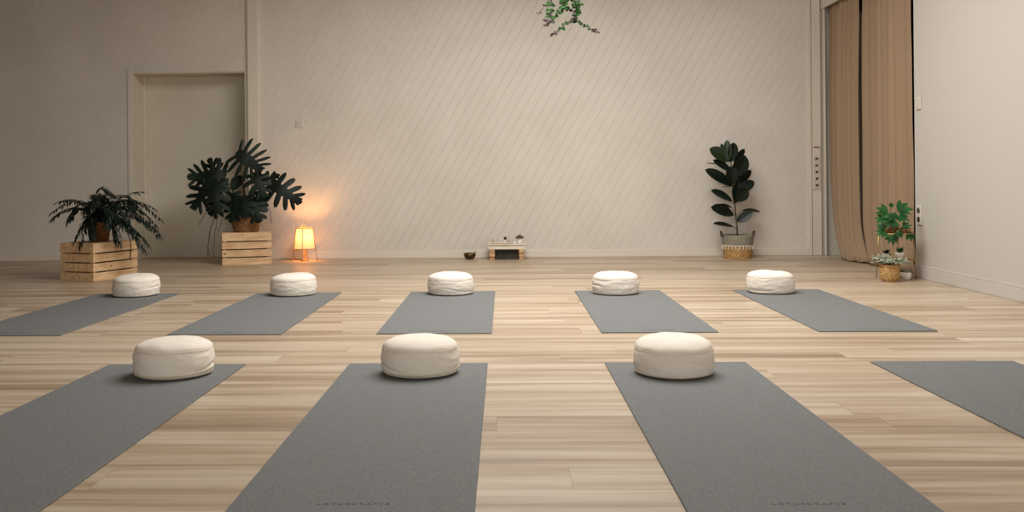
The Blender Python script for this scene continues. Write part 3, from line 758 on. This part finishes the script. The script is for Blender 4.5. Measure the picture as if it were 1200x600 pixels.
# ------------------------------------------------------------------ lantern
LB = at(357, 304.5, Z=0); LB = Vector((LB.x, 9.50, 0))
LB.x = at(357, 295, Y=9.50).x
t = thing('lantern', 'glowing paper and bamboo lantern standing on the floor by the wall', 'lamp', LB)
zt, zb, rt_, rb_ = .335, .125, .080, .103
bm = NB(); lathe(bm, [(rb_, zb), (rt_, zt)], LB, 40); o = obj('shade', bm, 'shade', t, smooth=True); o['label'] = 'glowing cream paper shade'
md = o.modifiers.new('paper', 'SOLIDIFY'); md.thickness = .0015
bm = NB(); ring_tube(bm, LB + Vector((0, 0, zb)), rb_+.003, .0045, 40, 6); obj('lower_hoop', bm, 'bamboo', t, smooth=True)
bm = NB(); ring_tube(bm, LB + Vector((0, 0, zt)), rt_+.002, .004, 40, 6); obj('upper_hoop', bm, 'bamboo', t, smooth=True)
for k in range(4):
    a = PI/4 + k*PI/2 + .78
    d = Vector((math.cos(a), math.sin(a), 0))
    bm = NB(); tube(bm, [LB + d*(rb_+.024) + Vector((0, 0, .002)), LB + d*(rb_+.008) + Vector((0, 0, zb)), LB + d*(rt_+.006) + Vector((0, 0, zt+.01))], .0042, 6); obj('leg', bm, 'bamboo', t, smooth=True)
for k in range(2):
    d = Vector((math.cos(k*PI/2 + .0), math.sin(k*PI/2), 0))
    bm = NB(); tube(bm, [LB + d*rt_ + Vector((0, 0, zt)), LB - d*rt_ + Vector((0, 0, zt))], .0035, 6); obj('cross_bar', bm, 'bamboo', t, smooth=True)
bm = NB(); lathe(bm, [(0, 0), (.045, 0), (.045, .012), (.012, .016), (.010, .15), (.016, .16), (.016, .185), (0, .187)], LB, 20); obj('lamp_post', bm, 'bamboo', t, smooth=True)
bm = NB(); ball(bm, LB + Vector((0, 0, .222)), .032, (1, 1, 1.2), 16); obj('bulb', bm, 'bulb', t, smooth=True)
bm = NB(); ring_tube(bm, LB + Vector((-.01, 0, zt+.026)), .020, .003, 20, 6, axis='y'); obj('carry_ring', bm, 'bamboo', t, smooth=True)
bm = NB(); pts = [LB + Vector((-.05, .05, .006)), LB + Vector((-.12, .16, .006)), LB + Vector((-.2, .20, .006)), LB + Vector((-.30, .2, .006))]
tube(bm, bez(pts[0], pts[1], pts[3], 12), .003, 6); obj('power_cord', bm, 'handle', t, smooth=True)

# ------------------------------------------------------------------ altar bench and what stands on it
A0, A1 = at(571.5, 290, Y=9.42).x, at(616.5, 290, Y=9.42).x
AY0, AY1 = 9.42, 9.68
def az(y): return at(594, y, Y=AY0).z
ztop = az(286.2)
t = thing('altar_bench', 'low pale wooden altar bench with block legs against the back wall', 'bench', ((A0+A1)/2, (AY0+AY1)/2, 0))
bm = NB(); box(bm, (A0, AY0, ztop-.008), (A1, AY1, ztop)); obj('top', bm, 'altar', t, bevel=.002)
zap = az(292.4)
bm = NB(); box(bm, (A0+.008, AY0+.014, zap), (A1-.006, AY1-.006, ztop-.0081)); obj('apron', bm, 'altar', t, bevel=.002)
for x in (A0+.045, A1-.045):
    for y in (AY0+.035, AY1-.035):
        bm = NB(); n = zap
        box(bm, (x-.026, y-.026, n*.68), (x+.026, y+.026, n-.0002)); box(bm, (x-.020, y-.020, n*.6), (x+.020, y+.020, n*.68))
        box(bm, (x-.027, y-.027, n*.28), (x+.027, y+.027, n*.6)); box(bm, (x-.020, y-.020, n*.22), (x+.020, y+.020, n*.28)); box(bm, (x-.025, y-.025, 0), (x+.025, y+.025, n*.22))
        obj('leg', bm, 'legwood', t, bevel=.005)
t = thing('storage_box', 'dark box pushed under the low altar bench', 'box', ((A0+A1)/2, 9.58, 0))
bm = NB(); box(bm, (A0+.078, 9.50, 0), (A1-.078, 9.66, zap-.022)); obj('body', bm, 'darkbox', t, bevel=.004)
bm = NB(); box(bm, (A0+.074, 9.497, zap-.0219), (A1-.074, 9.663, zap-.004)); obj('lid', bm, 'darkbox', t, bevel=.003)
AYm = 9.52
def ax(x): return at(x, 280, Y=AYm).x
ZT = ztop + .0004
x0, x1 = ax(575.5), ax(600)
o = thing('tray', 'thin wooden tray on the left half of the altar bench', 'tray', ((x0+x1)/2, AYm, ZT))
bm = NB(); box(bm, (x0, AYm-.06, ZT), (x1, AYm+.06, ZT+.008)); obj('base', bm, 'tray', o, bevel=.002)
bm = NB(); box(bm, (x0, AYm-.06, ZT+.008), (x1, AYm-.054, ZT+.014)); box(bm, (x0, AYm+.054, ZT+.008), (x1, AYm+.06, ZT+.014)); box(bm, (x0, AYm-.054, ZT+.008), (x0+.006, AYm+.054, ZT+.014)); box(bm, (x1-.006, AYm-.054, ZT+.008), (x1, AYm+.054, ZT+.014))
obj('rim', bm, 'altar', o)
ZR = ZT + .0084
cx = ax(577.6)
bm = NB(); lathe(bm, [(0, 0), (.010, 0), (.009, .004), (.0045, .03), (.001, .055), (0, .056)], (cx, AYm, ZR), 16); tag(obj('incense_cone', bm, 'legwood', smooth=True), 'slender pointed incense cone at the left end of the altar tray', 'incense cone')
# black round vase, hoop ornament, gold trinkets
cx = ax(592)
o = thing('bud_vase', 'tiny round black vase on a pale foot on the altar tray', 'vase', (cx, AYm+.01, ZR))
bm = NB(); lathe(bm, [(0, 0), (.016, 0), (.013, .006), (.005, .018), (.005, .030), (0, .031)], (cx, AYm+.01, ZR), 20); obj('foot', bm, 'white', o, smooth=True)
bm = NB(); ball(bm, (cx, AYm+.01, ZR+.046), .0165, (1, 1, 1), 16); obj('body', bm, 'black', o, smooth=True)
cx = ax(588.5)
o = thing('ring_ornament', 'small grey ring ornament standing left of the black bud vase', 'ornament', (cx, AYm-.02, ZR))
bm = NB(); ring_tube(bm, (cx, AYm-.02, ZR+.026), .018, .0035, 28, 6, axis='y'); obj('ring', bm, 'white', o, smooth=True)
bm = NB(); box(bm, (cx-.010, AYm-.027, ZR), (cx+.010, AYm-.013, ZR+.006)); obj('foot', bm, 'tray', o, bevel=.001)
for px_, h, w, lab in ((593.6, .018, .006, 'leftmost tiny brass figure on the altar tray, low and squat'), (596, .025, .005, 'middle and tallest of the three tiny brass figures on the altar tray'), (598.2, .017, .007, 'tiny brass figure at the right end of the altar tray')):
    cx = ax(px_); bm = NB(); lathe(bm, [(0, 0), (w, 0), (w*.8, h*.25), (w*.45, h*.55), (w*.55, h*.75), (w*.4, h*.95), (0, h)], (cx, AYm-.035, ZR), 12)
    tag(obj('brass_figure', bm, 'bronze', smooth=True), lab, 'figurine', 'tiny brass figures on the tray')
cx = ax(609)
o = thing('white_cup', 'small white cup at the right end of the altar bench', 'cup', (cx, AYm, ZT))
bm = NB(); lathe(bm, [(0, 0), (.026, 0), (.030, .006), (.033, .035), (.0335, .057), (.0305, .057), (.029, .02), (0, .016)], (cx, AYm, ZT), 28); obj('bowl', bm, 'white', o, smooth=True)
bm = NB(); lathe(bm, [(.040, .0), (.044, .0015), (.047, .004), (.044, .0035), (.030, .0015)], (cx+.001, AYm, ZT-.0002), 28)
bm.free()
o = thing('stone_mound', 'dark grey pointed stone mound sitting on the white cup', 'stone', (cx, AYm, ZT+.0575))
bm = NB(); lathe(bm, [(0, 0), (.046, 0), (.048, .004), (.03, .014), (.014, .026), (.004, .031), (0, .0315)], (cx, AYm, ZT+.0575), 20, fn=lambda a, z, r: .004*math.sin(3*a)); obj('mound', bm, 'outer', o, smooth=True)
cx = ax(603)
bm = NB(); lathe(bm, [(0, 0), (.014, 0), (.015, .004), (.015, .024), (.013, .025), (.012, .01), (0, .008)], (cx, AYm-.01, ZT), 20); tag(obj('tealight_holder', bm, 'white', smooth=True), 'very small white candle holder between the altar tray and the white cup', 'candle holder')
# singing bowl
BB = at(551, 302.6, Z=0); BB = Vector((BB.x, 9.57, 0)); BB.x = at(550.5, 298, Y=9.57).x
o = thing('singing_bowl', 'small dark bronze singing bowl on the floor left of the altar bench', 'bowl', BB)
bm = NB(); lathe(bm, [(0, 0), (.028, 0), (.047, .012), (.060, .035), (.062, .062), (.057, .062), (.054, .036), (.04, .016), (0, .008)], BB, 40); obj('bowl', bm, 'bronze', o, smooth=True)
o2 = thing('mallet', 'short wooden mallet leaning in the bronze singing bowl', 'mallet', BB + Vector((.0, -.01, .02)))
bm = NB(); pa, pb = BB + Vector((-.015, -.008, .024)), BB + Vector((.064, -.012, .082)); tube(bm, [pa, pa.lerp(pb, .3), pa.lerp(pb, .35), pb], [.011, .011, .007, .007], 10); obj('stick', bm, 'tray', o2, smooth=True)

# ------------------------------------------------------------------ plant stand and its plants
PY_ = 7.45
def q3(x, y, d=0): return at(x, y, Y=PY_+d)
sc_ = q3(1050, 300)
SX = sc_.x
t = thing('plant_stand', 'thin brass wire plant stand with two round shelves by the white pier', 'plant stand', (SX, PY_, 0))
RS = .135
for k in range(4):
    a = PI/4 + k*PI/2 + .25; d = Vector((math.cos(a)*RS, math.sin(a)*RS, 0))
    bm = NB(); tube(bm, [Vector((SX, PY_, .002)) + d*1.08, Vector((SX, PY_, .2)) + d, Vector((SX, PY_, .37)) + d*.92], .0042, 6); obj('leg', bm, 'gold', t, smooth=True)
for z, rr in ((.15, 1.02), (.36, .92)):
    bm = NB(); ring_tube(bm, (SX, PY_, z), RS*rr, .004, 40, 6); lathe(bm, [(0, z-.003), (RS*rr, z-.003), (RS*rr, z+.003), (0, z+.003)], (SX, PY_, 0), 32); obj('shelf', bm, 'gold', t, smooth=False)
def palm_leaf(bm, c, n, d, r, k=5):
    """hand-shaped leaf of k leaflets"""
    n = Vector(n).normalized(); d = Vector(d).normalized()
    for i in range(k):
        a = math.radians(-75 + 150*i/(k-1)); dd = Matrix.Rotation(a, 3, n) @ d
        leaf(bm, c, dd + Vector((0, 0, -.12)), n, r*.88*(1 - .25*abs(i-(k-1)/2)/(k/2)), r*.34, droop=.25, nu=5, nv=2, sharp=.8)
def bushy(name, label, pot, top, spec, mt='green'):
    base = pot + Vector((0, 0, top))
    t2 = thing(name, label, 'potted plant', base)
    bm = NB(); lathe(bm, [(0, -.012), (.04, -.012), (.04, 0), (0, .004)], base, 16); obj('soil', bm, 'soil', t2)
    for (x, y, dy, dx_, dz_, r) in spec:
        c = q3(x, y, dy); d = Vector((dx_, -.35, dz_))
        bm = NB(); palm_leaf(bm, c, Vector((dx_*.2, -.75, .65)), d, r); o = obj('leaf', bm, mt, t2, smooth=True)
        bm = NB(); tube(bm, bez(base, (base+c)/2 + Vector((0, 0, .04)), c, 7), .0025, 5); obj('stalk', bm, 'gstem', o, smooth=True)
    return t2
P1 = Vector((q3(1043, 270).x, PY_+.02, .364))
o = thing('wicker_bowl', 'wicker bowl on the top shelf of the plant stand', 'plant pot', P1)
bm = NB(); basket(bm, P1, [(.045, 0), (.07, .035), (.078, .07)], 6, n=20, seg=80, amp=.003); obj('basket', bm, 'wicker', o, smooth=True)
bushy('leafy_plant', 'bright green plant with hand-shaped leaves at the top of the plant stand', P1, .055,
      [(1040, 249, -.04, -.9, .2, .115), (1030+6, 256, -.07, -.9, -.2, .085), (1052, 247, -.02, .8, .35, .13), (1054, 253, -.08, .7, -.2, .095), (1045, 250, -.1, .1, -.5, .095), (1044, 243, 0, -.1, .9, .05), (1046, 258, -.1, -.5, -.3, .10)])
P2 = Vector((q3(1058, 275).x, PY_-.05, .364))
o = thing('wicker_bowl', 'smaller shallow wicker bowl behind drooping leaves on the top shelf', 'plant pot', P2)
bm = NB(); basket(bm, P2, [(.028, 0), (.040, .02), (.044, .038)], 4, n=16, seg=64, amp=.002); obj('basket', bm, 'wicker', o, smooth=True)
bushy('leafy_plant', 'lower green plant whose leaves droop over the top shelf of the plant stand', P2, .028,
      [(1034, 262, -.12, -.3, -.8, .07), (1037, 272, -.13, -.9, -.1, .085), (1046, 275, -.16, .0, -.9, .095), (1058, 266, -.1, .5, .3, .075), (1064, 274, -.1, .8, -.5, .085), (1053, 271, -.14, .4, -.7, .07)])
# small pots on the lower shelf
def small_pot(label, x, y, r, h, mt, z=.1535):
    c = Vector((x, y, z)); o = thing('small_pot', label, 'plant pot', c)
    bm = NB(); lathe(bm, [(0, 0), (r*.72, 0), (r, h*.75), (r*1.05, h), (r*.92, h), (r*.85, h*.8), (0, h*.78)], c, 24); obj('pot', bm, mt, o, smooth=True); return c
def rosette(name, label, cat, base, n, L, W, mt, up=.6):
    bm = NB()
    for k in range(n):
        a = k*2.4; e = up*(1 - .5*(k/n)) ; leaf(bm, base, (math.cos(a), math.sin(a), e + .8*(k % 3)/3), (-math.cos(a)*.5, -math.sin(a)*.5, 1), L*R.uniform(.8, 1.1), W, droop=-.15, nu=4, nv=2)
    tag(obj(name, bm, mt, smooth=True), label, cat)
xa = q3(1036, 295).x; c = small_pot('small grey pot at the left of the lower shelf of the plant stand', xa+.01, PY_-.02, .035, .05, 'greyfab')
rosette('dark_succulent', 'small near-black spiky succulent at the left of the lower shelf', 'succulent', c + Vector((0, 0, .04)), 16, .05, .014, 'fic', .9)
xa = q3(1054, 297).x; c = small_pot('small pale pot at the right of the lower shelf of the plant stand', xa, PY_-.01, .036, .055, 'white')
rosette('aloe_plant', 'small green aloe with pointed leaves on the lower shelf', 'succulent', c + Vector((0, 0, .042)), 16, .065, .018, 'green', 1.2)
# front basket with pale foliage
GB = at(1047, 331, Z=0); GB = Vector((GB.x, GB.y+.07, 0)); 
o = thing('belly_basket', 'small round tan basket on the floor in front of the plant stand', 'plant pot', GB)
bm = NB(); basket(bm, GB, [(.045, 0), (.066, .025), (.073, .06), (.068, .095), (.060, .12), (.062, .132)], 10, n=24, seg=96, amp=.003); obj('basket', bm, 'seagrass', o, smooth=True)
for s in (-1, 1):
    e = GB + Vector((s*.062, 0, .13)); bm = NB(); tube(bm, [e + Vector((0, -.02, -.02)), e + Vector((s*.012, -.015, .0)), e + Vector((s*.014, 0, .012)), e + Vector((s*.012, .015, .0)), e + Vector((0, .02, -.02))], .004, 6); obj('handle', bm, 'seagrass', o, smooth=True)
gb = GB + Vector((0, 0, .118))
t3 = thing('sage_plant', 'pale grey-green bushy foliage in the small round floor basket', 'potted plant', gb)
bm = NB(); lathe(bm, [(0, -.01), (.045, -.01), (.045, .0), (0, .006)], gb, 16); obj('soil', bm, 'soil', t3)
for k in range(38):
    a = R.uniform(0, 2*PI); rr = R.uniform(.02, .14); hh = R.uniform(-.005, .07)*(1.1-rr*3)
    tip = gb + Vector((math.cos(a)*rr*1.15, math.sin(a)*rr*.8, max(.012, hh) + .012)); pts = bez(gb, gb + Vector((math.cos(a)*rr*.5, math.sin(a)*rr*.4, .05)), tip, 6)
    bm = NB(); tube(bm, pts, .0015, 4); o = obj('stem', bm, 'gstem', t3); bm = NB()
    for i in range(2, 7):
        for s in range(4):
            d = Vector((R.uniform(-1, 1), R.uniform(-1, 1), R.uniform(-.2, 1))); leaf(bm, pts[i], d, (R.uniform(-1, 1), -.5, 1), .027, .016, nu=3, nv=2)
    obj('leaves', bm, 'sage', o, smooth=True)
# small white pot on the floor right
c = q3(1063, 321); c = Vector((c.x, PY_-.0, 0)); W0 = Vector((at(1063, 318, Y=7.33).x, 7.34, 0))
o = thing('white_pot', 'small white pot on the floor tucked behind the round tan basket', 'plant pot', W0)
bm = NB(); lathe(bm, [(0, 0), (.022, 0), (.032, .02), (.036, .055), (.033, .06), (.030, .05), (0, .046)], W0, 24); obj('pot', bm, 'white', o, smooth=True)
rosette('silver_succulent', 'pale silvery succulent in the small white floor pot', 'succulent', W0 + Vector((0, 0, .048)), 14, .05, .018, 'sage', .8)

# ------------------------------------------------------------------ hanging plant
HY = 6.0
def h3(x, y, d=0): return at(x, y, Y=HY+d)
HB = Vector((h3(664, 0).x, HY, 2.34))
o = thing('hanging_pot', 'white pot hanging on cords from the ceiling above the middle of the room', 'plant pot', HB)
bm = NB(); lathe(bm, [(0, 0), (.06, 0), (.09, .05), (.10, .13), (.093, .13), (.085, .11), (0, .108)], HB, 32); obj('pot', bm, 'white', o, smooth=True)
for k in range(3):
    a = k*2*PI/3 + .4; bm = NB(); tube(bm, [HB + Vector((.098*math.cos(a), .098*math.sin(a), .125)), HB + Vector((0, 0, .55)), Vector((HB.x, HB.y, HC-.001))], .0025, 5); obj('cord', bm, 'rope', o)
hs_ = HB + Vector((0, 0, .118))
t = thing('hanging_vine', 'green small-leaved vine trailing down from above, cut by the top of the view', 'hanging plant', hs_)
bm = NB(); lathe(bm, [(0, -.008), (.08, -.008), (.05, .006), (0, .01)], hs_, 16); obj('soil', bm, 'soil', t)
def strand(px_, leaves='vine', Lf=.024, dens=.015, first=None, tipm=None, dark=0):
    pts2 = [h3(x, y, d) for (x, y, d) in px_]
    e = HB + Vector(first if first else (0, -.095, .135))
    ctrl = [hs_, e + Vector((0, 0, .02)), Vector((pts2[0].x, pts2[0].y, 2.15))] + pts2
    pts = []
    for i in range(len(ctrl)-1):
        p0, p1, p2, p3 = ctrl[max(0, i-1)], ctrl[i], ctrl[i+1], ctrl[min(len(ctrl)-1, i+2)]
        for j in range(6):
            u = j/6; pts.append(.5*((2*p1) + (p2-p0)*u + (2*p0-5*p1+4*p2-p3)*u*u + (3*p1-p0-3*p2+p3)*u**3))
    pts.append(ctrl[-1])
    bm = NB(); tube(bm, pts, .0018, 5); o = obj('stem', bm, 'gstem', t, smooth=True)
    bm = NB(); bm2 = NB(); L = 0; tot = sum((b-a).length for a, b in zip(pts, pts[1:])); run = 0; nxt = 0; k = 0
    for a, b in zip(pts, pts[1:]):
        seg = (b-a).length
        while nxt < run + seg:
            p = a.lerp(b, (nxt-run)/seg); fr = nxt/tot
            for s in (0, 1):
                an = k*1.9 + s*PI; d = Vector((math.cos(an), math.sin(an)*.8, R.uniform(-.5, .4)))
                tgt = bm2 if (fr > .95 or R.random() < dark) else bm
                leaf(tgt, p, d, (R.uniform(-.4, .4), -.8, .3), Lf*R.uniform(.9, 1.5), Lf*.95, droop=.2, nu=4, nv=2, sharp=.6)
            k += 1; nxt += dens
        run += seg
    obj('leaves', bm, 'vine', o, smooth=True)
    if len(bm2.verts): obj('browned_leaves', bm2, 'vineold', o, smooth=True)
    else: bm2.free()
strand([(646, -4, 0), (644, 12, 0), (643, 22, 0), (640, 31, .0)], first=(-.08, -.05, .135))
strand([(661, -4, -.05), (660, 10, -.05), (650, 19, -.05), (641, 29, -.05)], first=(-.03, -.09, .135))
strand([(657, -5, 0), (663, 8, 0), (668, 12, .05)], first=(0, -.09, .135))
strand([(679, -4, 0), (678, 10, 0), (673, 23, 0), (665, 27, -.02), (655, 35, -.04), (646, 43, -.05)], first=(.06, -.07, .135), dens=.021, dark=.25)
strand([(676, -4, .03), (676, 12, .03), (676, 24, .03), (686, 30, .02), (697, 37, .0), (702, 38, .0)], first=(.08, -.05, .135), dens=.021, dark=.2)
strand([(671, -4, -.03), (674, 6, -.03), (675, 18, -.03), (672, 25, -.03)], first=(.03, -.09, .135), dark=.1)
strand([(645, -3, .06), (640, 5, .06), (630, 17, .06)], first=(-.09, .0, .135), dens=.03, Lf=.014)
strand([(664, -4, .06), (660, 4, .06), (658, 12, .06)], first=(.0, .09, .135))

# ------------------------------------------------------------------ light
def area(name, loc, rot, sx, sy, power, col):
    l = bpy.data.lights.new(name, 'AREA'); l.shape = 'RECTANGLE'; l.size, l.size_y = sx, sy; l.energy = power; l.color = col
    o = bpy.data.objects.new(name, l); COL.objects.link(o); o.location = loc; o.rotation_euler = rot; return o
area('skylight_daylight', ((SK[0]+SK[1])/2, (SK[2]+SK[3])/2, HC+.02), (0, 0, 0), SK[1]-SK[0]-.1, SK[3]-SK[2]-.1, 225, (1, .965, .92))
area('rear_window_daylight', (0, -2.95, 1.7), (PI/2, 0, 0), 5.0, 1.5, 120, (1, .965, .92))
pl = bpy.data.lights.new('lantern_bulb', 'POINT'); pl.energy = 9; pl.color = (1, .50, .17); pl.shadow_soft_size = .03
o = bpy.data.objects.new('lantern_bulb', pl); COL.objects.link(o); o.location = LB + Vector((0, 0, .28))
w = bpy.data.worlds.new('world'); S.world = w; w.use_nodes = True
w.node_tree.nodes['Background'].inputs[0].default_value = (1, .93, .85, 1); w.node_tree.nodes['Background'].inputs[1].default_value = .6
vs = S.view_settings; S.display_settings.display_device = 'sRGB'
vs.view_transform = 'Standard'; vs.look = 'None'; vs.gamma = 1; vs.exposure = 0.0; vs.use_curve_mapping = False
